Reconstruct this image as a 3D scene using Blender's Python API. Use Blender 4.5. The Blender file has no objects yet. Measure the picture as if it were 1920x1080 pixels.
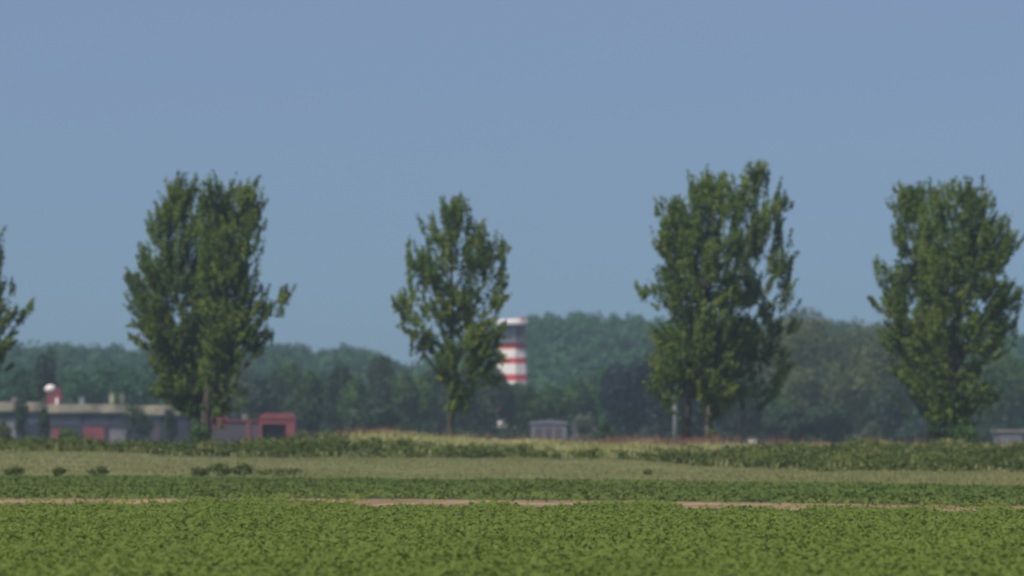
import bpy, math, numpy as np
from mathutils import Vector

# ------------------------------------------------------------------ camera, sky, sun
sc = bpy.context.scene
F, HZ, CH = 8000.0, 812.0, 2.5            # focal length in photo pixels, horizon row, eye height
cam = bpy.data.cameras.new("camera")
cam.sensor_width = 36.0
cam.lens = 36.0 * F / 1920.0
cam.clip_start, cam.clip_end = 0.5, 20000
PITCH = math.atan((HZ - 540.0) / F)
cam.dof.use_dof = True
cam.dof.focus_distance = 112.0
cam.dof.aperture_fstop = 1.0
camo = bpy.data.objects.new("camera", cam)
sc.collection.objects.link(camo)
camo.location = (0, 0, CH)
camo.rotation_euler = (math.radians(90) + PITCH, 0, 0)
sc.camera = camo

SUN_EL, SUN_AZ = math.radians(50), math.radians(217)      # azimuth clockwise from the view direction
SUN_DIR = Vector((math.sin(SUN_AZ) * math.cos(SUN_EL), math.cos(SUN_AZ) * math.cos(SUN_EL), math.sin(SUN_EL)))
world = bpy.data.worlds.new("World")
sc.world = world
world.use_nodes = True
nt = world.node_tree
nt.nodes.clear()
N = nt.nodes.new
tc = N('ShaderNodeTexCoord')
mp = N('ShaderNodeVectorMath'); mp.operation = 'MULTIPLY_ADD'
mp.inputs[1].default_value = (1, 1, 1.0)
mp.inputs[2].default_value = (0, 0, 0.17)
nm = N('ShaderNodeVectorMath'); nm.operation = 'NORMALIZE'
sky = N('ShaderNodeTexSky'); sky.sky_type = 'NISHITA'
sky.sun_disc = False
sky.sun_elevation, sky.sun_rotation = SUN_EL, SUN_AZ
sky.air_density, sky.dust_density, sky.ozone_density = 1.0, 1.2, 1.0
tint = N('ShaderNodeMix'); tint.data_type = 'RGBA'; tint.blend_type = 'MULTIPLY'
tint.inputs[0].default_value = 1.0
tint.inputs[7].default_value = (1.03, 1.0, 1.0, 1)
sx = N('ShaderNodeSeparateXYZ'); mr = N('ShaderNodeMapRange')
mr.inputs[1].default_value, mr.inputs[2].default_value = 0.02, 0.10
tg = N('ShaderNodeMix'); tg.data_type = 'RGBA'
tg.inputs[6].default_value = (0.86, 0.96, 0.94, 1); tg.inputs[7].default_value = (1.08, 1.025, 1.08, 1)
bg = N('ShaderNodeBackground'); bg.inputs[1].default_value = 0.098
wo = N('ShaderNodeOutputWorld')
L = nt.links.new
L(tc.outputs['Generated'], sx.inputs[0]); L(sx.outputs[2], mr.inputs[0]); L(mr.outputs[0], tg.inputs[0]); L(tg.outputs[2], tint.inputs[7])
L(tc.outputs['Generated'], mp.inputs[0]); L(mp.outputs[0], nm.inputs[0]); L(nm.outputs[0], sky.inputs[0])
L(sky.outputs[0], tint.inputs[6]); L(tint.outputs[2], bg.inputs[0]); L(bg.outputs[0], wo.inputs[0])

sl = bpy.data.lights.new("sun", 'SUN')
sl.energy, sl.angle, sl.color = 3.7, math.radians(0.5), (1.0, 0.95, 0.86)
so = bpy.data.objects.new("sun", sl)
sc.collection.objects.link(so)
so.rotation_euler = SUN_DIR.to_track_quat('Z', 'Y').to_euler()
so.location = (-60, -40, 120)

sc.view_settings.view_transform = 'Standard'
sc.view_settings.look = 'None'
sc.view_settings.exposure = 0.0
sc.view_settings.gamma = 1.0
cy = sc.cycles
cy.pixel_filter_type = 'GAUSSIAN'
cy.filter_width = 2.4
cy.max_bounces, cy.diffuse_bounces, cy.transmission_bounces, cy.volume_bounces = 5, 3, 3, 0
cy.use_denoising = True

# ------------------------------------------------------------------ helpers
rng = np.random.default_rng(11)
cp, sp_ = math.cos(PITCH), math.sin(PITCH)

def P(px, py, d):
    """world point seen at photo pixel (px, py), d metres ahead"""
    a, b = (np.asarray(px, float) - 960) / F, (540 - np.asarray(py, float)) / F
    y = cp - b * sp_
    z = sp_ + b * cp
    return np.stack(np.broadcast_arrays(a / y * d, np.asarray(d, float) + 0 * a, CH + z / y * d), -1)

def px_of(x, d): return 960 + F * x / np.maximum(d, 1)

_ph = np.random.default_rng(5).uniform(0, 6.28, (3, 24)); _ks = np.random.default_rng(6).normal(0, 1, (3, 24, 3))
def noise(p, scale, k=0):
    """smooth wandering value about 0, spread about 1"""
    p = np.asarray(p, float) / scale
    return np.sin(p @ _ks[k].T * 2.2 + _ph[k]).sum(-1) / math.sqrt(12)

def mesh_np(name, verts, nper, mats, parent=None, midx=None, tint=None, smooth=False):
    """all faces have nper corners, vertices are unshared"""
    nv = len(verts); nf = nv // nper
    me = bpy.data.meshes.new(name)
    me.vertices.add(nv); me.loops.add(nv); me.polygons.add(nf)
    me.vertices.foreach_set('co', np.ascontiguousarray(verts, np.float32).ravel())
    me.loops.foreach_set('vertex_index', np.arange(nv, dtype=np.int32))
    me.polygons.foreach_set('loop_start', np.arange(0, nv, nper, dtype=np.int32))
    me.polygons.foreach_set('loop_total', np.full(nf, nper, np.int32))
    for m in (mats if isinstance(mats, (list, tuple)) else [mats]): me.materials.append(m)
    if midx is not None: me.polygons.foreach_set('material_index', np.asarray(midx, np.int32))
    if tint is not None:
        at = me.attributes.new('tint', 'FLOAT', 'FACE')
        at.data.foreach_set('value', np.asarray(tint, np.float32))
    me.update()
    return link(name, me, parent)

def link(name, me, parent=None):
    o = bpy.data.objects.new(name, me); sc.collection.objects.link(o)
    if parent: o.parent = parent
    return o

class MB:
    def __init__(s): s.v, s.f, s.m = [], [], []
    def poly(s, vs, fs, mi=0):
        n = len(s.v); s.v += [tuple(map(float, v)) for v in vs]
        s.f += [tuple(i + n for i in f) for f in fs]; s.m += [mi] * len(fs)
    def box(s, x0, x1, y0, y1, z0, z1, mi=0):
        v = [(x, y, z) for z in (z0, z1) for y in (y0, y1) for x in (x0, x1)]
        s.poly(v, [(0, 2, 3, 1), (4, 5, 7, 6), (0, 1, 5, 4), (2, 6, 7, 3), (0, 4, 6, 2), (1, 3, 7, 5)], mi)
    def rings(s, rings, cap=True, mi=0, mis=None):
        n = len(rings[0]); base = len(s.v)
        for r in rings: s.v += [tuple(map(float, p)) for p in r]
        for k in range(len(rings) - 1):
            for i in range(n):
                j = (i + 1) % n
                s.f.append((base + k * n + i, base + k * n + j, base + (k + 1) * n + j, base + (k + 1) * n + i))
                s.m.append(mis[k] if mis else mi)
        if cap:
            s.f.append(tuple(base + i for i in range(n))[::-1]); s.m.append(mis[0] if mis else mi)
            s.f.append(tuple(base + (len(rings) - 1) * n + i for i in range(n))); s.m.append(mis[-1] if mis else mi)
    def lathe(s, cx, cy_, prof, n=8, rot=0.0, mi=0, mis=None):
        s.rings([[(cx + r * math.cos(rot + 2 * math.pi * i / n), cy_ + r * math.sin(rot + 2 * math.pi * i / n), z)
                  for i in range(n)] for r, z in prof], True, mi, mis)
    def tube(s, pts, rads, n=7, mi=0):
        pts = [Vector(p) for p in pts]; rs = []
        for i, p in enumerate(pts):
            t = (pts[min(i + 1, len(pts) - 1)] - pts[max(i - 1, 0)]).normalized()
            a = t.cross(Vector((0.13, 1, 0.07))).normalized(); b = t.cross(a)
            rs.append([p + (a * math.cos(2 * math.pi * k / n) + b * math.sin(2 * math.pi * k / n)) * rads[i] for k in range(n)])
        s.rings(rs, True, mi)
    def build(s, name, mats, parent=None, smooth=False):
        me = bpy.data.meshes.new(name); me.from_pydata(s.v, [], s.f)
        for m in (mats if isinstance(mats, (list, tuple)) else [mats]): me.materials.append(m)
        me.polygons.foreach_set('material_index', s.m)
        if smooth: me.polygons.foreach_set('use_smooth', [True] * len(s.f))
        me.update()
        return link(name, me, parent)

def empty(name, label, cat, loc=(0, 0, 0), group=None):
    o = bpy.data.objects.new(name, None); sc.collection.objects.link(o); o.location = loc
    o.empty_display_size = 0.5
    return tag(o, label, cat, group)
def tag(o, label, cat, group=None, kind=None):
    o['label'] = label; o['category'] = cat
    if group: o['group'] = group
    if kind: o['kind'] = kind
    return o
def place(root, *kids):
    """children are modelled in world coordinates; hang them on a root that stands elsewhere"""
    for k in kids:
        k.parent = root; k.location = -Vector(root.location)

def leaf_cards(c, nrm, size, asp=0.55, up=None):
    """diamond leaves: centres c, facing nrm, long half axis size"""
    n = len(c)
    nrm = nrm / np.maximum(np.linalg.norm(nrm, axis=1, keepdims=True), 1e-6)
    r = rng.normal(0, 1, (n, 3)) if up is None else up
    a = np.cross(nrm, r); a /= np.maximum(np.linalg.norm(a, axis=1, keepdims=True), 1e-6)
    b = np.cross(nrm, a)
    size = np.broadcast_to(size, (n,))[:, None]
    v = np.empty((n, 4, 3))
    v[:, 0] = c - b * size; v[:, 1] = c + a * size * asp; v[:, 2] = c + b * size; v[:, 3] = c - a * size * asp
    return v.reshape(-1, 3)

# ------------------------------------------------------------------ materials
def newmat(name):
    m = bpy.data.materials.new(name); m.use_nodes = True
    t = m.node_tree; t.nodes.clear()
    return m, t, t.nodes.new, t.links.new

def leafmat(name, stops, scale=0.3, amt=0.35, transl=0.3, rough=0.6):
    """stops: colours along per-leaf tint 0..1; soft patches from object-space noise"""
    m, t, N, L = newmat(name)
    at = N('ShaderNodeAttribute'); at.attribute_name = 'tint'
    tc = N('ShaderNodeTexCoord'); no = N('ShaderNodeTexNoise')
    no.inputs['Scale'].default_value = scale; no.inputs['Detail'].default_value = 2
    L(tc.outputs['Object'], no.inputs['Vector'])
    mr = N('ShaderNodeMapRange'); mr.inputs[1].default_value = 0.3; mr.inputs[2].default_value = 0.7
    mr.inputs[3].default_value = -amt; mr.inputs[4].default_value = amt
    L(no.outputs[0], mr.inputs[0])
    ad = N('ShaderNodeMath'); ad.operation = 'ADD'; ad.use_clamp = True
    L(at.outputs['Fac'], ad.inputs[0]); L(mr.outputs[0], ad.inputs[1])
    cr = N('ShaderNodeValToRGB')
    while len(cr.color_ramp.elements) < len(stops): cr.color_ramp.elements.new(0.5)
    for i, s in enumerate(stops):
        cr.color_ramp.elements[i].position = i / (len(stops) - 1)
        cr.color_ramp.elements[i].color = (*s, 1)
    L(ad.outputs[0], cr.inputs[0])
    df = N('ShaderNodeBsdfPrincipled'); df.inputs['Roughness'].default_value = rough
    df.inputs['Specular IOR Level'].default_value = 0.25
    tr = N('ShaderNodeBsdfTranslucent'); mx = N('ShaderNodeMixShader'); mx.inputs[0].default_value = transl
    L(cr.outputs[0], df.inputs['Base Color']); L(cr.outputs[0], tr.inputs[0])
    L(df.outputs[0], mx.inputs[1]); L(tr.outputs[0], mx.inputs[2])
    o = N('ShaderNodeOutputMaterial'); L(mx.outputs[0], o.inputs[0])
    return m

def plain(name, c1, c2=None, scale=1.0, rough=0.8, metal=0.0, bump=0.0):
    m, t, N, L = newmat(name)
    tc = N('ShaderNodeTexCoord'); no = N('ShaderNodeTexNoise')
    no.inputs['Scale'].default_value = scale; no.inputs['Detail'].default_value = 5
    L(tc.outputs['Object'], no.inputs['Vector'])
    cr = N('ShaderNodeValToRGB')
    cr.color_ramp.elements[0].position, cr.color_ramp.elements[1].position = 0.35, 0.65
    cr.color_ramp.elements[0].color = (*c1, 1)
    cr.color_ramp.elements[1].color = (*(c2 or [v * 1.15 for v in c1]), 1)
    L(no.outputs[0], cr.inputs[0])
    b = N('ShaderNodeBsdfPrincipled'); b.inputs['Roughness'].default_value = rough; b.inputs['Metallic'].default_value = metal
    L(cr.outputs[0], b.inputs['Base Color'])
    if bump:
        bp = N('ShaderNodeBump'); bp.inputs['Strength'].default_value = bump
        L(no.outputs[0], bp.inputs['Height']); L(bp.outputs[0], b.inputs['Normal'])
    o = N('ShaderNodeOutputMaterial'); L(b.outputs[0], o.inputs[0])
    return m

M = dict(
    poplar=leafmat('poplar_leaf', [(.064, .115, .028), (.15, .23, .038), (.26, .315, .052)], 0.45, 0.32, 0.46, 0.8),
    crop=leafmat('crop_leaf', [(.135, .19, .034), (.165, .225, .042), (.21, .27, .055)], 0.6, 0.15, 0.45, 0.8),
    crop2=leafmat('far_crop_leaf', [(.066, .115, .026), (.105, .152, .034), (.14, .185, .042)], 0.07, 0.25, 0.25, 0.8),
    dry=leafmat('dry_grass_blade', [(.19, .205, .08), (.225, .23, .095), (.26, .25, .115)], 0.05, 0.3, 0.2, 0.9),
    crest=leafmat('crest_grass_blade', [(.22, .24, .07), (.37, .37, .14), (.54, .50, .26)], 0.12, 0.4, 0.25, 0.9),
    scrub=leafmat('scrub_leaf', [(.04, .062, .014), (.085, .12, .022), (.15, .175, .04)], 0.15, 0.35, 0.25),
    wood=leafmat('wood_leaf', [(.018, .064, .028), (.034, .11, .040), (.056, .152, .05)], 0.02, 0.3, 0.15),
    w_dark=leafmat('dark_leaf', [(.014, .036, .016), (.026, .055, .022), (.045, .08, .03)], 0.1, 0.25, 0.1),
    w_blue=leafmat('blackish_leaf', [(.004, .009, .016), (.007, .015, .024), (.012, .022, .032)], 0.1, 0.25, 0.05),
    w_green=leafmat('mid_green_leaf', [(.03, .07, .016), (.06, .12, .022), (.10, .17, .03)], 0.1, 0.3, 0.2),
    w_olive=leafmat('olive_leaf', [(.042, .066, .02), (.088, .112, .032), (.145, .162, .05)], 0.12, 0.35, 0.15),
    w_pale=leafmat('pale_leaf', [(.06, .09, .06), (.11, .14, .09), (.16, .19, .12)], 0.2, 0.3, 0.2),
    bark=plain('bark', (.035, .03, .022), (.075, .065, .045), 2.5, 0.95, bump=0.4),
    sunbark=plain('sunlit_bark', (.07, .06, .04), (.19, .15, .09), 1.2, 0.9, bump=0.3),  # paler copy of the bark, sunlight on the trunks painted into its colour
    soil=plain('dry_soil', (.19, .11, .045), (.42, .285, .155), 0.35, 0.95, bump=0.5),
    croundr=plain('crop_ground', (.05, .07, .02), (.08, .10, .03), 0.8, 0.95),
    drygr=plain('dry_meadow', (.175, .19, .075), (.225, .225, .095), 0.06, 0.95, bump=0.3),
    bankgr=plain('bank_ground', (.06, .08, .025), (.11, .12, .04), 0.2, 0.95),
    airf=plain('airfield_ground', (.05, .06, .035), (.12, .085, .065), 0.02, 0.95),
    hill=plain('hill_ground', (.02, .04, .02), (.035, .055, .03), 0.05, 0.95),
    white=plain('white_paint', (.74, .70, .64), (.84, .80, .74), 0.8, 0.6),
    red=plain('red_paint', (.50, .03, .035), (.62, .05, .05), 0.8, 0.55),
    faded=plain('faded_red_paint', (.15, .035, .045), (.21, .05, .058), 0.6, 0.7),
    glass=plain('dark_glass', (.04, .05, .08), (.06, .07, .11), 0.3, 0.12),
    greyp=plain('grey_cladding', (.12, .12, .14), (.17, .17, .19), 0.3, 0.6),
    darkw=plain('dark_cladding', (.014, .018, .034), (.026, .03, .045), 0.2, 0.7),
    cream=plain('cream_fascia', (.06, .065, .055), (.36, .33, .23), 0.3, 0.8),
    roofg=plain('roof_felt', (.20, .19, .17), (.27, .25, .22), 0.5, 0.9),
    steel=plain('weathered_steel', (.17, .21, .22), (.24, .28, .29), 0.7, 0.5, 0.2),
    mauve=plain('mauve_cladding', (.05, .045, .06), (.08, .06, .075), 0.3, 0.7),
)

# ------------------------------------------------------------------ terrain
def curve(pts):
    """pts: (photo column, distance, height) -> functions d(x), z(x)"""
    pts = [((u - 960) / F * d, d, z) for u, d, z in pts]
    xs, ds, zs = zip(*pts)
    return lambda x: (np.interp(x, xs, ds), np.interp(x, xs, zs))
def yz(y, d): return CH - (y - HZ) / F * d      # height of a point at distance d seen on row y

c_crop1 = curve([(u, 17300 / (y - 4.5 - HZ), 0) for u, y in ((-300, 945), (0, 947), (300, 948), (345, 940), (560, 940), (620, 944), (680, 947), (760, 944), (830, 944), (850, 949), (930, 944), (1080, 947), (1120, 941), (1250, 941), (1280, 950), (1500, 952), (1600, 951), (1735, 952), (1760, 960), (1920, 960), (2300, 964))])
c_soil = curve([(u, 20000 / (y + 1 - HZ), 0) for u, y in ((-300, 932), (0, 933), (640, 934), (1200, 938), (1920, 948), (2300, 950))])
c_crop2 = curve([(u, 18300 / (y - HZ), 0) for u, y in ((-300, 892), (0, 893), (640, 897), (1200, 901), (1920, 911), (2300, 914))])
c_strip = curve([(u, d, yz(y, d)) for u, y, d in ((-300, 846, 300), (0, 848, 300), (200, 847, 300), (330, 857, 300), (560, 860, 300), (1000, 860, 300), (1180, 864, 292), (1300, 874, 280), (1500, 884, 265), (1920, 887, 262), (2300, 888, 262))])
c_crest = curve([(u, 345, yz(y, 345)) for u, y in ((-300, 843), (0, 841), (300, 846), (480, 843), (580, 833), (640, 822), (720, 818), (800, 822), (900, 828), (1040, 832), (1160, 838), (1300, 840), (1500, 842), (1920, 840), (2300, 840))])

def rows(x):
    x = np.asarray(x, float)
    o, n = np.zeros_like(x), np.ones_like(x)
    d1, d2, d3 = c_crop1(x)[0], c_soil(x)[0], c_crop2(x)[0]
    d4, z4 = c_strip(x); d5, z5 = c_crest(x)
    z4 = np.maximum(z4, .05)
    R = [(-400 * n, o), (55 * n, o), (d1, o), (d2, o), (d3, o), (d3 + .55 * (d4 - d3), z4 * .42), (d4, z4),
         (d4 + .5 * (d5 - d4), z4 + .55 * (z5 - z4)), (d5 - 6, z5 - .05 * (z5 - z4)), (d5 + 3, z5), (d5 + 14, z5 * .5), (d5 + 30, o),
         (440 * n, o), (900 * n, o), (3600 * n, o)]
    return np.stack([r[0] for r in R]), np.stack([r[1] for r in R])
def gz(x, d):
    D, Z = rows(x); x = np.asarray(x, float); d = np.asarray(d, float)
    z = np.zeros_like(x)
    for k in range(len(D) - 1):
        m = (d >= D[k]) & (d < D[k + 1])
        t = (d - D[k]) / np.maximum(D[k + 1] - D[k], 1e-6)
        z = np.where(m, Z[k] + t * (Z[k + 1] - Z[k]), z)
    return z
xs = np.concatenate([[-3000, -1500, -700, -300, -150], np.arange(-90, 90.1, 1.5), [150, 300, 700, 1500, 3000]])
D, Z = rows(xs)
# every band is cut in a few rows so it can undulate a little
bandmat = [0, 0, 1, 0, 2, 2, 3, 3, 3, 3, 3, 4, 4, 4]
ND, NZ, NM = [], [], []
for k in range(len(D) - 1):
    n = 4 if 2 <= k <= 10 else 2
    for j in range(n):
        t = j / n
        ND.append(D[k] * (1 - t) + D[k + 1] * t); NZ.append(Z[k] * (1 - t) + Z[k + 1] * t); NM.append(bandmat[k])
ND.append(D[-1]); NZ.append(Z[-1])
ND, NZ = np.array(ND), np.array(NZ)
mb = MB(); nx = len(xs)
mb.v = [(xs[i], ND[k, i], NZ[k, i]) for k in range(len(ND)) for i in range(nx)]
for k in range(len(ND) - 1):
    for i in range(nx - 1):
        mb.f.append((k * nx + i, k * nx + i + 1, (k + 1) * nx + i + 1, (k + 1) * nx + i)); mb.m.append(NM[k])
g = mb.build('ground', [M['croundr'], M['soil'], M['drygr'], M['bankgr'], M['airf']]); g['kind'] = 'structure'

# wooded hills behind: height follows the skyline
rid = [(-900, 650), (-300, 645), (0, 640), (60, 645), (130, 640), (200, 646), (300, 642), (420, 650), (530, 640), (600, 650), (660, 646), (700, 655), (730, 668), (760, 678), (800, 672),
       (850, 640), (900, 612), (960, 600), (1000, 592), (1100, 586), (1200, 590), (1320, 590), (1450, 596), (1600, 600), (1700, 610), (1800, 620), (1900, 618), (2100, 630), (2800, 650)]
DR = 1600.0
rx = [(u - 960) / F * DR for u, _ in rid]
rz = [CH + (HZ - y) / F * DR - 13.5 for _, y in rid]
def hz_(x, d):
    t = np.clip((d - 1180) / (DR - 1180), 0, 1); s = t * t * (3 - 2 * t)
    xr = x * DR / np.maximum(d, 1)
    return -0.6 + (np.interp(xr, rx, rz) + .6) * (0.35 * t + 0.65 * s)
hx = np.arange(-460, 461, 10.0); hd = np.concatenate([np.arange(1120, 1700, 20.0), [1800, 2100]])
mb = MB()
for d in hd:
    for x in hx: mb.v.append((x, d, float(hz_(x, min(d, 1690))) if d < 1750 else (8 if d < 2000 else -2)))
for k in range(len(hd) - 1):
    for i in range(len(hx) - 1):
        a = k * len(hx) + i; mb.f.append((a, a + 1, a + len(hx) + 1, a + len(hx))); mb.m.append(0)
h = mb.build('hills', M['hill'], smooth=True); h['kind'] = 'structure'

def crown_pts(c, rx_, ry_, rz_, n, lump=0.28, seed=0, flat=0.25):
    """points and outward normals on a lumpy crown built of sub-lobes"""
    r = np.random.default_rng(seed)
    nl = 11
    dirs = r.normal(0, 1, (nl, 3)); dirs /= np.linalg.norm(dirs, axis=1, keepdims=True)
    dirs[:, 2] = np.where(dirs[:, 2] < -.3, -dirs[:, 2], dirs[:, 2])
    lc = dirs * r.uniform(.45, .72, (nl, 1)); lr = r.uniform(.30, .48, nl)
    lc = np.vstack([lc, [[0, 0, -.05]]]); lr = np.append(lr, .68)
    w = lr ** 2; k = r.choice(nl + 1, n, p=w / w.sum())
    nn = r.normal(0, 1, (n, 3)); nn /= np.linalg.norm(nn, axis=1, keepdims=True)
    p = lc[k] + nn * (lr[k] * r.uniform(.75, 1.06, n))[:, None]
    p[:, 2] = np.maximum(p[:, 2], -.95 + .1 * r.uniform(size=n))
    p = p * np.array([rx_, ry_, rz_]) + np.asarray(c)
    return p, nn + r.normal(0, .45, (n, 3))

# far wood on the hills: one mass
cs, ns, ss, ts = [], [], [], []
r_ = np.random.default_rng(3)
k = 0
for d in np.arange(1165, 1640, 36.0):
    w = 0.16 * d + 25
    for x in np.arange(-w, w, 7.4):
        xx, dd = x + r_.uniform(-3, 3), d + r_.uniform(-14, 14)
        hh = r_.uniform(10.5, 14.5) * (0.9 if d < 1500 else 1); rr = r_.uniform(5.2, 7.4)
        z0 = float(hz_(xx, dd))
        n = 420 if d < 1560 else 620
        p, nn = crown_pts((xx, dd, z0 + hh * .55), rr, rr, hh * .5, n, seed=k); k += 1
        front = nn[:, 1] < 0.75
        p, nn = p[front], nn[front]
        cs.append(p); ns.append(nn); ss.append(r_.uniform(.5, 1.0, len(p)))
        ts.append(np.clip(r_.normal(.45, .1) + r_.normal(0, .14, len(p)), 0, 1))
o = mesh_np('distant_wood', leaf_cards(np.concatenate(cs), np.concatenate(ns), np.concatenate(ss), .7), 4, M['wood'], tint=np.concatenate(ts))
tag(o, 'hazy wooded hillside that closes off the view behind the tower and the poplars', 'wood', kind='stuff')

# ------------------------------------------------------------------ middle-distance trees, each its own thing
def wood_tree(u, top, wpx, d, mat, label, name='woodland_tree', low=0.12, n=2600, leaf=.34, seed=0, cat='tree', group='trees around the airfield', wz=1.0):
    c = P(u, top, d); H = c[2]; r = wpx / F * d / 2
    x, y = c[0], d
    zb = 0.0
    root = empty(name, label, cat, (x, y, 0), group)
    hz2 = (H - zb) / 2
    p, nn = crown_pts((0, 0, zb + hz2 * .98), r * 1.16, r, hz2 * 1.06, n, seed=seed + int(u) + 500)
    p[:, 2] = np.maximum(p[:, 2], .15)
    rr = np.random.default_rng(seed + int(u) + 501)
    big = noise(p + [u, 0, 0], 3.0)
    t = np.clip(.45 + .16 * big + rr.normal(0, .16, n), 0, 1)
    cr = mesh_np('crown', leaf_cards(p, nn, rr.uniform(leaf * .7, leaf * 1.4, n), .7), 4, mat, parent=root, tint=t)
    m = MB(); tr = max(.12, H * .018)
    m.tube([(0, 0, -.3), (.1, 0, H * .3), (0, .1, H * .5), (0, 0, H * .72)], [tr * 1.25, tr, tr * .6, tr * .15])
    for a in range(5):
        an = a * 1.3 + u; z0 = H * (.2 + .07 * a)
        m.tube([(0, 0, z0), (r * .35 * math.cos(an), r * .35 * math.sin(an), z0 + H * .12), (r * .5 * math.cos(an), r * .5 * math.sin(an), z0 + H * .18)], [tr * .5, tr * .3, tr * .08], 5)
    m.build('trunk', M['bark'], root)
    return root

mid = [
 # (col, top row, width, dist, material, label)
 (-40, 668, 110, 900, 'w_dark', 'dark rounded tree cut by the left edge of the view behind the long low building'),
 (28, 682, 74, 880, 'wood', 'teal green rounded tree at far left behind the long low building'),
 (82, 664, 44, 800, 'w_dark', 'tall narrow dark tree rising behind the red rooftop turret'),
 (140, 690, 88, 900, 'wood', 'broad teal tree just right of the narrow dark tree behind the building'),
 (205, 678, 70, 920, 'wood', 'rounded blue green tree behind the two pale roof vents'),
 (262, 672, 80, 900, 'wood', 'blue green tree behind the building just left of the leftmost full poplar pair'),
 (330, 684, 80, 900, 'w_green', 'mid green tree partly hidden behind the trunk of the leftmost full poplar pair'),
 (400, 700, 60, 880, 'wood', 'tree between the long building and the red shed, behind a poplar trunk'),
 (448, 668, 56, 950, 'w_pale', 'tall pale greyish green tree above the left end of the red shed'),
 (500, 690, 62, 860, 'w_dark', 'dark tree directly behind the red shed'),
 (535, 678, 64, 900, 'w_green', 'green topped tree above the right end of the red shed'),
 (592, 692, 66, 850, 'w_green', 'low rounded green tree a little right of the red shed'),
 (634, 674, 44, 830, 'w_dark', 'dark pointed tree standing above its neighbours midway between red shed and central poplar'),
 (668, 702, 56, 820, 'w_green', 'yellow green tree right of the dark pointed tree'),
 (716, 668, 60, 900, 'w_dark', 'dark rounded tree under the dip of the skyline left of the central poplar'),
 (768, 684, 70, 860, 'w_green', 'mid green tree touching the left side of the central poplar'),
 (822, 676, 70, 880, 'w_dark', 'dark tree directly behind the trunk of the central poplar'),
 (878, 690, 70, 860, 'w_dark', 'dark tree between the central poplar trunk and the striped tower'),
 (560, 738, 70, 780, 'w_dark', 'low dark tree on the grass between red shed and the dark pointed tree'),
 (700, 744, 80, 780, 'w_dark', 'low wide dark tree behind the crest of the grassy bank'),
 (930, 698, 66, 840, 'w_dark', 'low dark tree hiding the left half of the tower shaft'),
 (976, 712, 60, 860, 'w_green', 'green bushy tree hiding the lower shaft of the striped tower'),
 (1030, 722, 70, 880, 'w_green', 'green bushy tree just right of the striped tower'),
 (1082, 708, 84, 900, 'w_green', 'brighter green domed tree between the tower and the blackish tree'),
 (1138, 686, 60, 900, 'wood', 'small grey green tree at the left shoulder of the blackish tree'),
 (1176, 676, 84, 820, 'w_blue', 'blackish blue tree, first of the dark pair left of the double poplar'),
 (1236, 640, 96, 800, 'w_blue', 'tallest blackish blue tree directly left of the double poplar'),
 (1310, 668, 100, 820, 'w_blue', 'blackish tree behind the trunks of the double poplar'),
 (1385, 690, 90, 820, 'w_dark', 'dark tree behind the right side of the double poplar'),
 (1450, 596, 120, 1000, 'w_olive', 'tall olive tree emerging from behind the right side of the double poplar'),
 (1535, 577, 165, 980, 'w_olive', 'largest olive domed tree on the skyline between the two poplar groups on the right'),
 (1612, 588, 110, 1010, 'w_olive', 'olive tree at the right shoulder of the largest domed tree'),
 (1668, 606, 90, 960, 'w_olive', 'olive tree overlapping the left edge of the rightmost poplars'),
 (1420, 716, 100, 860, 'w_green', 'lower green tree in front of the tall olive tree beside the double poplar'),
 (1508, 696, 110, 900, 'w_olive', 'lower grey olive tree in front of the largest domed tree'),
 (1592, 682, 110, 900, 'w_olive', 'lower olive tree beneath the right shoulder of the domed tree'),
 (1660, 712, 60, 860, 'w_dark', 'dark low tree just left of the rightmost poplar trunks'),
 (1740, 660, 110, 900, 'w_dark', 'dark tree behind the trunks of the rightmost poplars'),
 (1826, 668, 90, 900, 'w_green', 'green tree behind the right side of the rightmost poplars'),
 (1892, 640, 90, 920, 'w_green', 'mid green tree at the right edge of the view'),
 (1975, 650, 110, 920, 'w_green', 'green tree cut off by the right edge of the view'),
 (1475, 762, 90, 800, 'w_dark', 'small dark round tree at the foot of the lower olive trees'),
 (1560, 756, 80, 800, 'w_dark', 'small blue green tree at the foot of the largest domed tree'),
]
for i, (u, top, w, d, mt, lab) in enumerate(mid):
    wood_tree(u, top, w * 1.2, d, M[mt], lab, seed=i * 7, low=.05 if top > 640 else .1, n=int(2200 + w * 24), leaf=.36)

small = [
 (1098, 770, 46, 640, 'w_pale', 'pale rounded shrub right of the low grey hangar'),
 (1135, 786, 40, 620, 'w_green', 'small green shrub beside the pale rounded shrub'),
 (1636, 784, 34, 640, 'w_pale', 'pale grey shrub below the olive trees left of the rightmost poplars'),
 (42, 742, 34, 650, 'w_dark', 'dark narrow shrub in front of the far left end of the long building'),
 (84, 758, 26, 640, 'w_dark', 'dark narrow shrub in front of the long building below the red turret'),
 (256, 742, 56, 640, 'w_dark', 'dark shrub breaking the pale roof line of the long building'),
 (318, 764, 30, 640, 'w_dark', 'dark shrub left of the poplar trunks in front of the long building'),
 (575, 806, 60, 560, 'w_olive', 'low brownish green shrub at the right foot of the red shed'),
 (8, 790, 30, 560, 'w_olive', 'low shrub at the very left edge in front of the long building'),
 (128, 796, 34, 560, 'w_green', 'low green shrub between the two red doors of the long building'),
]
for i, (u, top, w, d, mt, lab) in enumerate(small):
    wood_tree(u, top, w, d, M[mt], lab, name='shrub', low=0, n=900, leaf=.2, seed=400 + i, cat='shrub', group='shrubs on the airfield')

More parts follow.
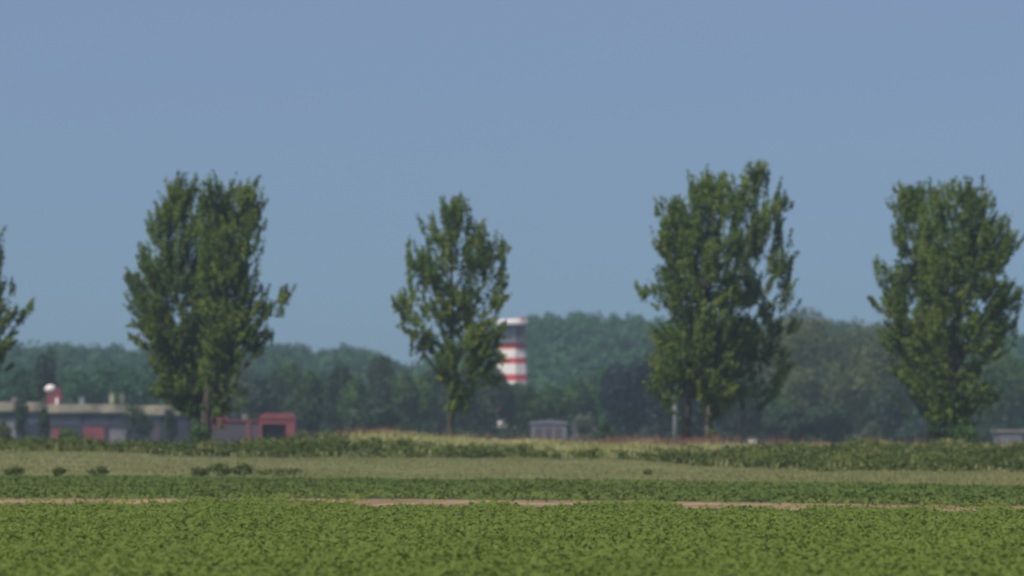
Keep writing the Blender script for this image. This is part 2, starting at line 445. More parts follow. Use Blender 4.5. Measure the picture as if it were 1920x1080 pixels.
# low undergrowth along the feet of the wood
r_ = np.random.default_rng(77); cs, ns, ts = [], [], []
for k in range(420):
    dd = r_.uniform(820, 1060); u = r_.uniform(-420, 2340); x = (u - 960) / F * dd
    h_ = r_.uniform(1.6, 4.2) * (1 if u > 600 else 1.1); w_ = r_.uniform(3, 7)
    p, nn = crown_pts((x, dd, h_ * .45), w_, 3, h_ * .6, 150, seed=3000 + k)
    p[:, 2] = np.maximum(p[:, 2], .1); cs.append(p); ns.append(nn); ts.append(np.clip(r_.normal(.4, .15) + r_.normal(0, .12, 150), 0, 1))
o = mesh_np('undergrowth', leaf_cards(np.concatenate(cs), np.concatenate(ns), r_.uniform(.35, .6, 420 * 150), .7), 4, M['w_dark'], tint=np.concatenate(ts))
tag(o, 'dark tangled undergrowth along the feet of the woodland trees', 'undergrowth', kind='stuff')

# ------------------------------------------------------------------ poplars
def strip_points(rowsy, n, d, rnd, depth=1.0):
    rowsy = [(y + (20 * (i - len(rowsy) + 4) / 3 if i > len(rowsy) - 4 else 0), a - (6 if i > len(rowsy) - 4 else 0), b + (6 if i > len(rowsy) - 4 else 0)) for i, (y, a, b) in enumerate(rowsy)]
    """n points inside an upright body given by (row, left, right) cross sections"""
    ys = np.array([r[0] for r in rowsy], float); xl = np.array([r[1] for r in rowsy], float); xr = np.array([r[2] for r in rowsy], float)
    yy = np.linspace(ys[0], ys[-1], 200); wd = np.interp(yy, ys, xr - xl)
    w = np.maximum(wd, 20) ** 1.2; y = rnd.choice(yy, n, p=w / w.sum()) + rnd.uniform(-2, 2, n)
    a, b = np.interp(y, ys, xl), np.interp(y, ys, xr)
    ang = rnd.uniform(0, 2 * math.pi, n); rad = rnd.uniform(0.02, 1, n) ** .42
    px = (a + b) / 2 + (b - a) / 2 * rad * np.cos(ang) * .96
    p = P(px, y, d)
    strip_points.rad = rad
    hw = np.minimum(b - a, 190) / F * d / 2
    p[:, 1] = d + hw * rad * np.sin(ang) * depth
    out = np.stack([np.cos(ang) * rad, np.sin(ang) * rad], -1)
    return p, out

def poplar(label, base_u, d, lobes, sprays, trunk_path, tr=.42, dens=1.0, pale=None, seed=0):
    """lobes: (rows, weight); sprays: (x0,y0,x1,y1,n) boughs sticking out of the outline"""
    rnd = np.random.default_rng(seed)
    b = P(base_u, 850, d); root = empty('poplar_tree', label, 'tree', (b[0], d, 0), 'poplars in a row along the bank')
    pts, dirs, lens, thr, bt = [], [], [], [], []
    for rw, wt in lobes:
        area = sum((rw[i + 1][0] - rw[i][0]) * (rw[i][2] - rw[i][1] + rw[i + 1][2] - rw[i + 1][1]) / 2 for i in range(len(rw) - 1))
        n = int(area / 58 * wt * dens)
        # boughs: each carries a cluster of shoots
        nb = max(6, n // 8)
        p, o = strip_points(rw, nb, d, rnd)
        th0 = np.interp(strip_points.rad, [0, .55, .8, 1], [-1.9, -1.6, -1.2, -.7])
        bi = rnd.integers(0, nb, n); tb = rnd.normal(0, .16, nb)
        p = p[bi] + rnd.normal(0, 1, (n, 3)) * [.5, .5, .6]; o = o[bi]; p[:, 2] -= .35
        hgt = np.clip((p[:, 2] - 6) / 16, 0, 1)
        k = 1.5 * (1 - hgt) + .42
        dr = np.stack([o[:, 0] * k, o[:, 1] * k, np.full(n, 1.15)], -1) + rnd.normal(0, .22, (n, 3))
        pts.append(p); dirs.append(dr); lens.append(rnd.uniform(.65, 1.3, n) * (0.85 + .3 * hgt)); thr.append(th0[bi]); bt.append(tb[bi])
        # pointed leading shoots along the top of the outline
        nt_ = 26
        ry, ra_, rb_ = [np.array([q[k] for q in rw], float) for k in range(3)]
        ty = ry[0] + (ry[min(5, len(ry) - 1)] - ry[0]) * rnd.uniform(0, 1, nt_) ** 1.3
        e = np.where(rnd.uniform(size=nt_) < .5, np.interp(ty, ry, ra_) + 5, np.interp(ty, ry, rb_) - 5)
        e[:6] = rnd.uniform(rw[0][1], rw[0][2], 6); ty[:6] = ry[0] + rnd.uniform(16, 30, 6); ty += 12
        tp = P(e, ty + rnd.uniform(0, 14, nt_), d); tp[:, 1] += rnd.normal(0, .9, nt_)
        side = np.sign(e - (rw[2][1] + rw[2][2]) / 2) * .18
        pts.append(tp); dirs.append(np.stack([side, 0 * side, 1 + 0 * side], -1) + rnd.normal(0, .08, (nt_, 3))); lens.append(rnd.uniform(1.0, 1.6, nt_)); thr.append(np.full(nt_, -9.)); bt.append(np.zeros(nt_))
    for x0, y0, x1, y1, n in sprays:
        t = rnd.uniform(.1, 1, n); wv = (1 - t * .6) * 13
        p = P(x0 + (x1 - x0) * t + rnd.normal(0, 1, n) * wv, y0 + (y1 - y0) * t + rnd.normal(0, 1, n) * wv * .8, d)
        p[:, 1] += rnd.normal(0, .8, n)
        dv = np.array([x1 - x0, 0, (y0 - y1)], float); dv /= np.linalg.norm(dv)
        pts.append(p); dirs.append(dv * .7 + [0, 0, .7] + rnd.normal(0, .25, (n, 3))); lens.append(rnd.uniform(.5, 1.0, n)); thr.append(np.full(n, -9.)); bt.append(np.zeros(n))
    pts, dirs, lens, thr = np.concatenate(pts), np.concatenate(dirs), np.concatenate(lens), np.concatenate(thr)
    dirs /= np.linalg.norm(dirs, axis=1, keepdims=True)
    # no shoot may overtop the tree's own leader by more than a hand
    zmax = max(float(P(0, lb[0][0][0], d)[2]) for lb in lobes)
    pts[:, 2] = np.minimum(pts[:, 2], zmax + .45 - rnd.exponential(.55, len(pts)) - lens * np.maximum(dirs[:, 2], 0))
    # leaves along each shoot: spindle of leaves
    nl = 42
    S = len(pts)
    keep = noise(pts + seed, 1.7, 1) > thr + .9 * (1 - dens)
    t = rnd.beta(1.6, 1.9, (S, nl)) * 2 - 1
    rad = .34 * np.sqrt(np.maximum(1 - (t * .5 + .5) ** 2, .04)) * (t > -2)
    off = rnd.normal(0, 1, (S, nl, 3)); off /= np.linalg.norm(off, axis=2, keepdims=True)
    off *= (rad * rnd.uniform(.3, 1, (S, nl)))[..., None]
    c = pts[:, None] + dirs[:, None] * (t * lens[:, None])[..., None] + off
    nrm = off / .3 + rnd.normal(0, .6, (S, nl, 3)) + np.array([0, 0, .35])
    shade = .45 + np.concatenate(bt) + .14 * noise(pts, 1.9, 2) + rnd.normal(0, .13, S)
    tn = shade[:, None] + rnd.normal(0, .13, (S, nl))
    c, nrm, tn = c[keep].reshape(-1, 3), nrm[keep].reshape(-1, 3), np.clip(tn[keep].reshape(-1), 0, 1)
    loc = np.array([b[0], d, 0])
    mesh_np('crown', leaf_cards(c - loc, nrm, rnd.uniform(.11, .20, len(c)), .72), 4, M['poplar'], root, tint=tn)
    m = MB()
    tp = [P(u, y, d) - loc for u, y in trunk_path]; tp[0][2] = -.4
    n = len(tp); zt = tp[-1][2]
    m.tube(tp, [tr * (1.25 if i == 0 else 1) * max(.1, 1 - (tp[i][2] / zt) * .93) for i in range(n)], 9)
    tps = np.array(tp)
    sel = rnd.choice(S, min(34, S), replace=False)
    for k_ in sel:
        e = pts[k_] - loc
        z0 = max(zt * .30, e[2] - rnd.uniform(.55, 1.0) * (math.hypot(e[0] - np.interp(e[2], tps[:, 2], tps[:, 0]), e[1]) * 1.5 + 1.5))
        if z0 >= zt * .95: continue
        s0 = np.array([np.interp(z0, tps[:, 2], tps[:, 0]), 0, z0]); md = s0 * .5 + e * .5; md[2] -= .25 * (e[2] - z0) * .5
        ra = tr * .2 * (1 - z0 / zt) + .04
        m.tube([s0, md, e], [ra, ra * .65, .02], 5)
    m.build('trunk', M['sunbark' if pale else 'bark'], root)
    return root

LB1 = [(328, 337, 350), (350, 318, 362), (380, 297, 375), (420, 275, 395), (470, 265, 410), (520, 242, 420), (560, 238, 430), (600, 250, 440), (640, 262, 440), (680, 278, 420), (720, 308, 410), (748, 355, 400)]
LB2 = [(324, 402, 432), (345, 378, 468), (380, 370, 480), (430, 372, 490), (490, 375, 485), (540, 380, 478), (600, 380, 485), (650, 380, 480), (690, 380, 455), (735, 375, 420)]
poplar('left tree of the leftmost full poplar pair, pale trunk foot, bulging left side', 367, 412, [(LB1, 1.45)], [(270, 540, 238, 520, 6), (275, 600, 250, 640, 6)],
       [(367, 862), (368, 780), (366, 700), (360, 560), (345, 420), (343, 345)], .34, .95, True, 21)
poplar('right tree of the leftmost full poplar pair, dark trunk and one bough reaching out right', 384, 400, [(LB2, 1.35)],
       [(450, 640, 543, 540, 26), (470, 610, 505, 545, 8), (470, 650, 510, 625, 10), (480, 430, 492, 410, 4), (450, 360, 478, 345, 5)],
       [(384, 862), (386, 780), (396, 700), (405, 560), (412, 420), (416, 345)], .55, 1.0, None, 22)
LC1 = [(364, 828, 860), (382, 822, 880), (412, 806, 888), (440, 800, 888), (480, 792, 895), (530, 790, 900), (580, 800, 905), (630, 806, 930), (680, 808, 925), (720, 822, 890), (762, 838, 860)]
LC2 = [(424, 895, 940), (450, 880, 945), (500, 872, 948), (550, 872, 942), (590, 868, 915), (622, 868, 930)]
LC3 = [(452, 763, 785), (480, 760, 800), (520, 766, 802), (560, 745, 802), (590, 752, 800), (622, 772, 805)]
poplar('single central poplar with airy crown and boughs reaching left beside the tower', 846, 400, [(LC1, .78), (LC2, .55), (LC3, .6)],
       [(790, 600, 735, 565, 14), (790, 610, 762, 622, 8), (920, 480, 948, 470, 6), (920, 540, 950, 520, 6), (900, 640, 945, 610, 10), (905, 640, 940, 680, 14), (900, 600, 940, 640, 12), (895, 700, 925, 690, 6)],
       [(845, 862), (845, 780), (845, 690), (848, 560), (845, 450), (845, 385)], .38, .82, None, 23)
LD1 = [(308, 1330, 1356), (330, 1305, 1365), (370, 1268, 1382), (400, 1242, 1385), (450, 1234, 1388), (520, 1230, 1392), (580, 1234, 1392), (640, 1222, 1400), (680, 1222, 1400), (720, 1232, 1385), (752, 1262, 1350)]
LD2 = [(300, 1408, 1422), (320, 1394, 1440), (370, 1372, 1468), (420, 1378, 1468), (470, 1372, 1474), (520, 1372, 1482), (560, 1368, 1484), (600, 1366, 1484), (650, 1360, 1488), (700, 1330, 1468), (742, 1320, 1442)]
poplar('left tree of the tall double poplar, dense crown and dark trunk', 1286, 400, [(LD1, 1.25)], [(1240, 570, 1195, 538, 9), (1250, 420, 1238, 395, 4)],
       [(1286, 862), (1287, 780), (1292, 700), (1318, 560), (1335, 430), (1342, 330)], .46, 1.0, None, 24)
poplar('right tree of the tall double poplar, open crown with highest tip and pale trunk', 1330, 410, [(LD2, .9)], [(1470, 540, 1490, 510, 5), (1460, 640, 1496, 600, 7), (1450, 380, 1472, 365, 4)],
       [(1329, 862), (1330, 790), (1336, 700), (1375, 560), (1412, 430), (1415, 325)], .38, .8, True, 25)
LE1 = [(330, 1750, 1764), (348, 1735, 1830), (375, 1730, 1888), (430, 1730, 1898), (500, 1720, 1898), (560, 1715, 1902), (600, 1710, 1892), (650, 1710, 1878), (700, 1720, 1862), (745, 1740, 1850), (775, 1750, 1815)]
LE2 = [(346, 1708, 1726), (375, 1684, 1760), (430, 1682, 1770), (500, 1678, 1770), (560, 1652, 1770), (600, 1645, 1770), (650, 1658, 1770), (700, 1685, 1770), (740, 1712, 1760)]
poplar('right tree of the rightmost poplar pair, broad crown on a dark trunk', 1783, 400, [(LE1, 1.15)], [(1890, 560, 1918, 540, 8), (1880, 650, 1900, 600, 6)],
       [(1783, 862), (1782, 780), (1784, 700), (1800, 560), (1790, 430), (1765, 350)], .50, 1.0, None, 26)
poplar('left tree of the rightmost poplar pair, pale trunk and lobe jutting left', 1744, 412, [(LE2, 1.15)], [(1680, 540, 1643, 492, 12), (1680, 590, 1640, 565, 10)],
       [(1744, 862), (1745, 780), (1742, 700), (1730, 560), (1722, 430), (1716, 365)], .34, 1.0, True, 27)
LA = [(415, -70, -10), (435, -110, 4), (460, -130, 5), (520, -140, 6), (580, -140, 14), (640, -130, 10), (700, -110, -20), (740, -90, -40)]
poplar('poplar cut off by the left edge of the view with one bough reaching in', -62, 400, [(LA, 1.0)], [(-10, 620, 62, 572, 20), (0, 560, 14, 525, 6)],
       [(-62, 862), (-62, 780), (-62, 690), (-62, 560), (-60, 500), (-56, 440)], .5, 1.0, None, 28)

# leafy suckers round the poplar feet
for i, (u, top, w, d, mt, lab) in enumerate([
    (372, 790, 50, 396, 'w_green', 'leafy bush round the foot of the leftmost full poplar pair'),
    (1808, 786, 60, 396, 'w_green', 'green bush right of the rightmost poplar trunk'),
    (1760, 790, 60, 396, 'w_dark', 'dark bush between the two rightmost poplar trunks'),
    (1336, 800, 18, 398, 'w_olive', 'small yellowish bush at the foot of the pale trunk in the double poplar')]):
    wood_tree(u, top, w, d, M[mt], lab, name='bush', low=0, n=900, leaf=.13, seed=600 + i, cat='bush', group='bushes at the poplar feet')

# ------------------------------------------------------------------ striped control tower
d = 1100.0; s = d / F
cx, cyy = P(961, 700, d)[0], d
root = empty('control_tower', 'red and white banded tower with glazed cab rising beside the central poplar', 'tower', (cx, cyy, 0))
def hy(y): return float(P(961, y, d)[2])
m = MB()
lev = [850, 822, 803, 781, 760, 736, 714, 702, 682, 671, 655, 644]
rad = [30, 30, 30, 30, 30, 30, 29.5, 29, 28, 27, 26, 25]
m.lathe(0, 0, [(r * s, hy(y) if y < 850 else -.2) for y, r in zip(lev, rad)], 8, .2, mis=[1, 1, 0, 1, 0, 1, 1, 0, 1, 0, 1][::1])
m.m[:] = m.m
# band order upwards: red foot, white, red, white, red(702-714), white(682-702), red, white, red
cols = [1, 1, 0, 1, 0, 0, 1, 0, 1, 0, 1]
m.m = [cols[min(i // 8, 10)] for i in range(8 * 11)] + [1, 1]
m.build('shaft', [M['white'], M['red']], root)
m = MB(); m.lathe(0, 0, [(27 * s, hy(644)), (32 * s, hy(643)), (32 * s, hy(640.5)), (20 * s, hy(640))], 8, .2); m.build('balcony', M['greyp'], root)
m = MB()
for k in range(16):
    a = .2 + k * math.pi / 8; x, y = 31 * s * math.cos(a), 31 * s * math.sin(a)
    m.tube([(x, y, hy(641)), (x, y, hy(633))], [.05, .05], 5)
for yy in (633, 637):
    m.tube([(31 * s * math.cos(.2 + k * math.pi / 8), 31 * s * math.sin(.2 + k * math.pi / 8), hy(yy)) for k in range(17)], [.05] * 17, 5)
m.build('railing', M['greyp'], root)
m = MB(); m.lathe(0, 0, [(20 * s, hy(641)), (20 * s, hy(631))], 8, .2); m.build('cab_wall', M['greyp'], root)
m = MB(); m.lathe(0, 0, [(20.4 * s, hy(631)), (24 * s, hy(609.5))], 8, .2); gl = m.build('cab_window', M['glass'], root)
for k in range(8):
    m = MB(); a = .2 + k * math.pi / 4
    m.tube([(20.8 * s * math.cos(a), 20.8 * s * math.sin(a), hy(631)), (24.4 * s * math.cos(a), 24.4 * s * math.sin(a), hy(609))], [.16, .16], 6); m.build('mullion', M['greyp'], root)
m = MB(); m.lathe(0, 0, [(26 * s, hy(609.5)), (29.5 * s, hy(608)), (29.5 * s, hy(603)), (24 * s, hy(599)), (3 * s, hy(598))], 16, .1); m.build('roof', M['white'], root)
m = MB(); m.lathe(18 * s, -18 * s, [(3.4 * s, hy(606.5)), (3.4 * s, hy(596)), (1 * s, hy(594.5))], 8); m.build('beacon', M['red'], root)
m = MB(); m.tube([(-4 * s, 0, hy(598)), (-4 * s, 0, hy(586))], [.09, .04], 5); m.build('antenna', M['steel'], root)
m = MB(); m.box(-36 * s, 34 * s, -34 * s, -27 * s, -.2, hy(806)); m.build('entrance_block', M['mauve'], root)

# ------------------------------------------------------------------ buildings
d = 700.0; s = d / F
def X(u, d=d): return float(P(u, 800, d)[0])
def Zt(y, d=d): return float(P(960, y, d)[2])
bx0, bx1 = X(-140), X(392)
root = empty('airfield_building', 'long low dark building with pale roof edge at the left behind the bank', 'building', ((bx0 + bx1) / 2, d, 0))
ox = (bx0 + bx1) / 2
m = MB(); m.box(bx0 - ox, bx1 - ox, 0, 16, -.2, Zt(776)); m.build('wall', M['darkw'], root)
rf = MB()
# shallow stepped roof: higher left part, fascia dips towards the right
segs = [(-140, 84, 754, 771), (84, 240, 758, 774), (240, 392, 760, 778)]
for a, b, t, bt in segs: rf.box(X(a) - ox + .002, X(b) - ox, -.9, 16.5, Zt(bt), Zt(t))
roof = rf.build('roof', M['cream'], root)
m = MB(); m.box(X(86) - ox, X(87) - ox + 2.2, .5, 2.6, Zt(758), Zt(726)); m.box(X(92) - ox, X(92) - ox + 2.0, .2, 2.4, Zt(758) , Zt(738)); tur = m.build('roof_turret', M['faded'], roof)
m = MB(); m.lathe(X(93) - ox, 1.2, [(.5, Zt(736)), (.9, Zt(733)), (1.0, Zt(728)), (.7, Zt(723)), (.15, Zt(721))], 12); m.build('dome', M['white'], roof, True)
m = MB(); m.box(X(104) - ox, X(109) - ox, -.2, 1.4, Zt(758), Zt(746)); m.build('vent', M['white'], roof)
for a, b, t, mm in ((147, 156, 746, 'steel'), (204, 212, 739, 'cream'), (223, 231, 739, 'cream'), (20, 31, 748, 'cream'), (330, 340, 752, 'steel')):
    m = MB(); x0, x1 = X(a) - ox, X(b) - ox; m.box(x0, x1, 1, 2, Zt(759), Zt(t)); m.box(x0 - .1, x1 + .1, .9, 2.1, Zt(t), Zt(t) + .15); m.build('vent', M[mm], roof)
for a, b in [(-130, -90), (-80, -40), (-30, 4), (14, 34), (48, 80), (94, 150), (158, 205), (212, 250), (262, 300), (310, 350), (356, 386)]:
    m = MB(); m.box(X(a) - ox, X(b) - ox, -.06, .05, Zt(796), Zt(779)); w = m.build('window', M['glass'], root)
for a, b, t, mm in ((96, 118, 804, 'faded'), (156, 196, 801, 'faded'), (122, 132, 804, 'cream'), (206, 236, 806, 'greyp'), (-20, 30, 792, 'greyp'), (285, 300, 800, 'mauve')):
    m = MB(); m.box(X(a) - ox, X(b) - ox, -.14, .04, 0, Zt(t)); m.box(X(a) - ox - .08, X(b) - ox + .08, -.2, .04, Zt(t), Zt(t) + .12)
    dd = m.build('door', M[mm], root)

d2 = 620.0
x0, x1, xm = X(397, d2), X(553, d2), X(486, d2); ox = (x0 + x1) / 2
root = empty('red_shed', 'faded red shed with a dark doorway, standing right of the long low building', 'shed', (ox, d2, 0))
zt = Zt(774, d2); zd = Zt(795, d2)
m = MB()
# front wall round the doorway
a0, a1 = X(491, d2) - ox, X(536, d2) - ox
m.box(xm - ox, a0, 0, .4, -.2, zt - .9); m.box(a1, x1 - ox, 0, .4, -.2, zt - .9); m.box(a0, a1, .0, .4, zd, zt - .9)
m.box(x1 - ox - .4, x1 - ox, .4, 9, -.2, zt - .9); m.box(xm - ox, xm - ox + .4, .4, 9, -.2, zt - .9); m.box(xm - ox + .4, x1 - ox - .4, 8.6, 9, -.2, zt - .9)
m.build('wall', M['faded'], root)
w0, w1 = xm - ox - .15, x1 - ox + .15
prof = [(w0, zt - .9), (w0 + .3, zt - .35), (w0 + 1.2, zt), (w1 - 1.2, zt), (w1 - .3, zt - .35), (w1, zt - .9)]
m = MB(); m.poly([(x, y, z) for y in (-.2, 9.2) for x, z in prof], [tuple(range(6)), tuple(range(11, 5, -1))] + [(i, i + 6, (i + 1) % 6 + 6, (i + 1) % 6) for i in range(6)])
m.build('roof', M['faded'], root)
m = MB(); m.box(a0, a1, 2.0, 2.1, 0, zd); m.build('door', M['mauve'], root)
lz = Zt(790, d2)
m = MB(); m.box(x0 - ox, xm - ox - .02, .6, 8, -.2, lz); m.build('annex_wall', M['mauve'], root)
m = MB(); m.box(x0 - ox - .2, X(426, d2) - ox, .3, 8.2, lz, Zt(779, d2)); m.box(X(426, d2) - ox, xm - ox - .02, .3, 8.2, lz, Zt(787, d2)); m.build('annex_roof', M['faded'], root)
m = MB(); m.box(X(399, d2) - ox, X(424, d2) - ox, .5, .62, Zt(802, d2), lz - .02); m.build('sign_panel', M['faded'], root)
for u in (462,): 
    m = MB(); m.box(X(u, d2) - ox, X(u + 7, d2) - ox, .4, .62, 0, lz - .02); m.build('column', M['faded'], root)
m = MB(); m.box(X(453, d2) - ox, X(463, d2) - ox, 1, 2.2, Zt(787, d2), Zt(777, d2)); m.build('vent', M['cream'], root)

d3 = 760.0
x0, x1 = X(996, d3), X(1062, d3); ox = (x0 + x1) / 2
root = empty('grey_hangar', 'low grey hangar with sloping right end between the tower foot and pale shrub', 'hangar', (ox, d3, 0))
m = MB(); m.box(x0 - ox, x1 - ox, 0, 14, -.2, Zt(795, d3)); m.build('wall', M['greyp'], root)
m = MB(); q = [(x0 - ox - .3, Zt(795, d3)), (x1 - ox + .3, Zt(795, d3)), (x1 - ox + .3, Zt(791, d3)), (0, Zt(787, d3)), (x0 - ox - .3, Zt(791, d3))]
m.poly([(x, y, z) for y in (-.3, 14.3) for x, z in q], [(0, 1, 2, 3, 4), (9, 8, 7, 6, 5)] + [(i, i + 5, (i + 1) % 5 + 5, (i + 1) % 5) for i in range(5)]); m.build('roof', M['greyp'], root)
xa, xb = X(1062, d3) - ox, X(1090, d3) - ox
m = MB(); q = [(xa + .35, -.2), (xb, -.2), (xb, Zt(776, d3)), (xa + 1.6, Zt(784, d3))]
m.poly([(x, y, z) for y in (1, 10) for x, z in q], [(0, 1, 2, 3), (7, 6, 5, 4)] + [(i, i + 4, (i + 1) % 4 + 4, (i + 1) % 4) for i in range(4)]); m.build('sloping_annex', M['greyp'], root)
for a in (1004, 1022, 1040):
    m = MB(); m.box(X(a, d3) - ox, X(a + 13, d3) - ox, -.08, .05, 0, Zt(802, d3)); m.build('door', M['mauve'], root)

x0, x1 = X(1874, d3), X(1990, d3); ox = (x0 + x1) / 2
root = empty('grey_store', 'low pale grey store building at the right edge of the view', 'building', (ox, d3, 0))
m = MB(); m.box(x0 - ox, x1 - ox, 0, 10, -.2, Zt(810, d3)); m.build('wall', M['greyp'], root)
m = MB(); m.box(x0 - ox - .4, x1 - ox + .4, -.4, 10.4, Zt(810, d3), Zt(806, d3)); m.build('roof', M['cream'], root)
m = MB(); m.box(-1.5, 1.5, -.08, .05, 0, Zt(815, d3)); m.build('door', M['darkw'], root)

# low pale huts seen over the crest
for u, w, t, mt, lab in ((1411, 16, 822, 'white', 'tiny white hut beyond the grass crest right of the double poplar'),
                         (1240, 10, 824, 'cream', 'tiny cream box beyond the grass crest left of the double poplar')):
    dd = 420.0; x0, x1 = X(u - w / 2, dd), X(u + w / 2, dd); zz = Zt(t, dd)
    root = empty('field_hut', lab, 'hut', ((x0 + x1) / 2, dd, 0)); hw = (x1 - x0) / 2
    m = MB(); m.box(-hw, hw, 0, .8, 0, zz - .08); m.build('wall', M[mt], root)
    m = MB(); m.box(-hw - .06, hw + .06, -.06, .86, zz - .08, zz); m.build('roof', M['roofg'], root)

# tall pale mast left of the double poplar
dm = 430.0; x = X(1266, dm)
root = empty('mast', 'tall pale grey mast standing left of the double poplar trunk', 'mast', (x, dm, 0))
m = MB(); m.tube([(0, 0, -.2), (0, 0, Zt(770, dm)), (0, 0, Zt(716, dm))], [.30, .24, .16], 12); m.build('pole', M['steel'], root, True)
m = MB(); m.lathe(0, 0, [(.42, -.1), (.42, .35), (.3, .4)], 12); m.build('base', M['greyp'], root)
m = MB(); m.lathe(0, 0, [(.2, Zt(716, dm)), (.26, Zt(715, dm)), (.1, Zt(711, dm))], 10); m.build('cap', M['greyp'], root)

# ------------------------------------------------------------------ plants of the fields and the bank
def field_leaves(name, n, dlo, dhi, hgt, size, mat, label, cat, seed, cover=None, clump=0.3, flat=.6, tmean=.45):
    r = np.random.default_rng(seed)
    w0, w1 = .155, 5.0
    d = np.sqrt(r.uniform(dlo ** 2, dhi ** 2, int(n * 1.3))); x = r.uniform(-1, 1, len(d)) * (d * w0 + w1)
    k = cover(x, d, r); x, d = x[k], d[k]
    px_ = noise(np.stack([x, d, 0 * x], -1), clump, 0)
    px2 = noise(np.stack([x, d, 0 * x], -1), clump * 9, 1)
    hh = hgt * np.clip(.75 + .10 * px_ + .06 * px2, .2, 1.3)
    z = hh * r.uniform(.45, 1, len(x)) ** .6
    c = np.stack([x, d, gz(x, d) + z], -1)
    nrm = np.stack([r.normal(0, 1, len(x)) * .75, r.normal(0, 1, len(x)) * .75 - .25, np.full(len(x), flat)], -1)
    t = np.clip(tmean + .13 * px_ + .08 * px2 + r.normal(0, .10, len(x)), 0, 1)
    o = mesh_np(name, leaf_cards(c, nrm, size * r.uniform(.6, 1.3, len(x)), .6), 4, mat, tint=t)
    return tag(o, label, cat, kind='stuff')
def in1(x, d, r):
    e = c_crop1(x)[0]; j = noise(np.stack([x, 0 * x, 0 * x], -1), .9, 2)
    return (d > 58) & ((d < e + 2.4 * j + np.abs(r.normal(0, 1.3, len(x)))) | ((d < e + 20) & (r.uniform(size=len(x)) < .02 + .02 * j)))
field_leaves('crop_plants', 560000, 60, 175, .36, .07, M['crop'], 'bright green leafy crop filling the foreground field', 'crop', 31, in1, .24, 1.15, .5)
def in2(x, d, r):
    return (d > c_soil(x)[0] + r.normal(0, 3.5, len(x))) & (d < c_crop2(x)[0])
field_leaves('far_crop_plants', 190000, 140, 235, .27, .12, M['crop2'], 'darker green crop beyond the strip of bare soil', 'crop', 32, in2, 1.0, .5, .45)

def blades(name, n, region, hgt, wid, mat, label, cat, seed, tall=None, sc_=2.0, dlo=195, dhi=352):
    r = np.random.default_rng(seed)
    d = np.sqrt(r.uniform(dlo ** 2, dhi ** 2, n)); x = r.uniform(-1, 1, n) * (d * .155 + 5)
    k = region(x, d, r); x, d = x[k], d[k]; n = len(x)
    nz_ = noise(np.stack([x, d, 0 * x], -1), sc_, 2)
    h = hgt * np.clip(.8 + .3 * nz_, .25, 1.6) * r.uniform(.6, 1.15, n)
    z = gz(x, d)
    th = r.uniform(0, math.pi, n); lx, ly = r.normal(0, .22, n) * h, r.normal(0, .22, n) * h
    v = np.empty((n, 4, 3)); w = wid * r.uniform(.6, 1.3, n)
    ax, ay = np.cos(th) * w, np.sin(th) * w
    v[:, 0] = np.stack([x, d, z], -1)
    v[:, 1] = np.stack([x + ax + lx * .6, d + ay + ly * .6, z + h * .62], -1)
    v[:, 2] = np.stack([x + lx, d + ly, z + h], -1)
    v[:, 3] = np.stack([x - ax + lx * .6, d - ay + ly * .6, z + h * .62], -1)
    t = np.clip(.45 + .09 * nz_ + r.normal(0, .08, n), 0, 1)
    o = mesh_np(name, v.reshape(-1, 3), 4, mat, tint=t)
    return tag(o, label, cat, kind='stuff')
def rdry(x, d, r): return (d > c_crop2(x)[0] + .3) & (d < c_strip(x)[0] + r.normal(0, 2.5, len(x)))
blades('dry_grass', 260000, rdry, .17, .03, M['dry'], 'dry khaki grass strip between the dark crop and the bank', 'grass', 41, sc_=3.0)

# which part of the bank is leafy scrub: left half low and dark, right half a deep dark belt
def scrub_lo_hi(x, d):
    u = px_of(x, d); ds, dc = c_strip(x)[0], c_crest(x)[0]
    t = (d - ds) / (dc - ds)
    hi = np.interp(u, [-300, 0, 480, 560, 620, 700, 760, 900, 1040, 1150, 1230, 1320, 1500, 2300], [1.0, 1.0, 1.0, .95, .75, .42, .5, .38, .34, .2, .5, .8, .88, .9])
    lo = np.interp(u, [-300, 560, 2300], [.02, .0, .0])
    return t, lo, hi
def rcrest(x, d, r):
    t, lo, hi = scrub_lo_hi(x, d)
    return (t > -.02) & (t < 1.05) & ((t > hi + r.normal(0, .09, len(x))) | (r.uniform(size=len(x)) < .10))
blades('crest_grass', 170000, rcrest, .50, .05, M['crest'], 'tall pale seeding grass along the top of the bank', 'grass', 42, sc_=2.4, dlo=258, dhi=352)

r = np.random.default_rng(51)
n = 5200
d_ = np.sqrt(r.uniform(258 ** 2, 350 ** 2, n)); x_ = r.uniform(-1, 1, n) * (d_ * .155 + 5)
t, lo, hi = scrub_lo_hi(x_, d_)
den = noise(np.stack([x_, d_ * .5, 0 * x_], -1), 3.0, 1)
k = (t > lo + r.normal(0, .05, n)) & (t < hi + r.normal(0, .07, n)) & (den > -1.0)
x_, d_, den = x_[k], d_[k], den[k]
u_ = px_of(x_, d_)
hs = np.interp(u_, [-300, 300, 560, 700, 1000, 1200, 1400, 2300], [.95, .9, .85, .8, .55, .45, .8, .85]) * np.clip(.85 + .25 * den, .4, 1.3) * r.uniform(.7, 1.2, len(x_))
nl = 62
dv = r.normal(0, 1, (len(x_), nl, 3)); dv /= np.linalg.norm(dv, axis=2, keepdims=True); dv[..., 2] = np.abs(dv[..., 2])
c = np.stack([x_, d_, gz(x_, d_)], -1)[:, None] + dv * np.stack([hs * 1.1, hs * 1.1, hs], -1)[:, None] * r.uniform(.7, 1.05, (len(x_), nl, 1))
tn = (.42 + .16 * den + r.normal(0, .12, len(x_)))[:, None] + r.normal(0, .14, (len(x_), nl))
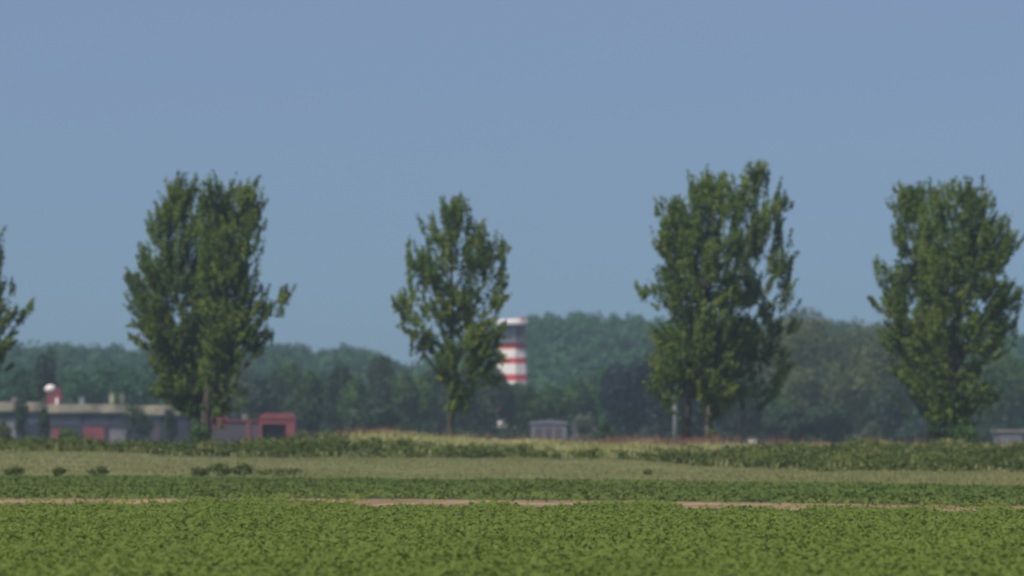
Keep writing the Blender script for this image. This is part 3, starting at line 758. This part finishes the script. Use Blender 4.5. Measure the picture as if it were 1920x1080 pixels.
o = mesh_np('bank_scrub', leaf_cards(c.reshape(-1, 3), (dv + r.normal(0, .5, dv.shape)).reshape(-1, 3), r.uniform(.08, .16, len(x_) * nl), .6), 4, M['scrub'], tint=np.clip(tn.ravel(), 0, 1))
tag(o, 'dark green weedy scrub covering the face of the bank', 'scrub', kind='stuff')

M['rust'] = leafmat('rusty_seed_head', [(.14, .07, .045), (.24, .13, .09), (.33, .22, .14)], .2, .3, .2, .9)
def rrust(x, d, r):
    t, lo, hi = scrub_lo_hi(x, d); u = px_of(x, d)
    w = np.interp(u, [-300, 560, 620, 720, 780, 1080, 1140, 1300, 1360, 1500, 1700, 2300], [.01, .02, .16, .16, .04, .05, .26, .24, .08, .05, .04, .04])
    return (t > .8) & (t < 1.08) & (r.uniform(size=len(x)) < w)
blades('rusty_grass', 120000, rrust, .95, .028, M['rust'], 'reddish brown seed heads standing thinly above the bank crest', 'grass', 43, sc_=2.2, dlo=320, dhi=352)

# separate low bushes in the dry strip
for i, (u, yb, w, hp, lab) in enumerate([
    (25, 892, 34, 18, 'small dark bush near the left edge of the dry grass strip'),
    (110, 892, 22, 16, 'tiny dark bush second from the left in the dry grass strip'),
    (184, 891, 36, 17, 'dark rounded bush below the red door of the long building'),
    (374, 893, 38, 15, 'low bush at the left of the cluster in the dry grass strip'),
    (415, 893, 40, 23, 'dark wide bush in the middle of the cluster in the dry grass strip'),
    (455, 894, 32, 25, 'tallest dark bush of the cluster in the dry grass strip'),
    (520, 894, 90, 14, 'long low greyish bush at the right of the cluster in the dry grass strip'),
    (1214, 896, 12, 10, 'lone tiny dark weed in the dry strip right of centre')]):
    db = 232.0; x = X(u, db); z0 = float(gz(np.array([x]), np.array([db]))[0])
    root = empty('bush', lab, 'bush', (x, db, z0), 'low bushes in the dry strip')
    hh = hp * .95 / F * db + .12; rw = w * 1.25 / F * db / 2; nn_ = 420
    p, q = crown_pts((0, 0, hh * .5), rw * 1.1, max(rw * .7, .4), hh * .55, nn_, seed=900 + i)
    p[:, 2] = np.maximum(p[:, 2], .02)
    rr = np.random.default_rng(i + 70)
    mesh_np('foliage', leaf_cards(p, q, rr.uniform(.05, .09, nn_), .6), 4, M['scrub'], root, tint=rr.uniform(.2, .8, nn_))
    m = MB()
    for k in range(5): m.tube([(0, 0, -.05), (rw * .5 * math.cos(k * 1.26), .2 * math.sin(k * 1.26), hh * .7)], [.02, .008], 4)
    m.build('stem', M['bark'], root)

# ------------------------------------------------------------------ haze
hm, t, N, L = newmat('haze')
pv = N('ShaderNodeVolumePrincipled'); pv.inputs['Density'].default_value = 0.00024
pv.inputs['Color'].default_value = (.74, .91, .97, 1); pv.inputs['Anisotropy'].default_value = .3
o = N('ShaderNodeOutputMaterial'); L(pv.outputs[0], o.inputs['Volume'])
m = MB(); m.box(-3100, 3100, -450, 3700, -1.6, 75); h = m.build('haze', hm)
tag(h, 'thin bluish summer haze over the whole airfield', 'haze', kind='stuff')
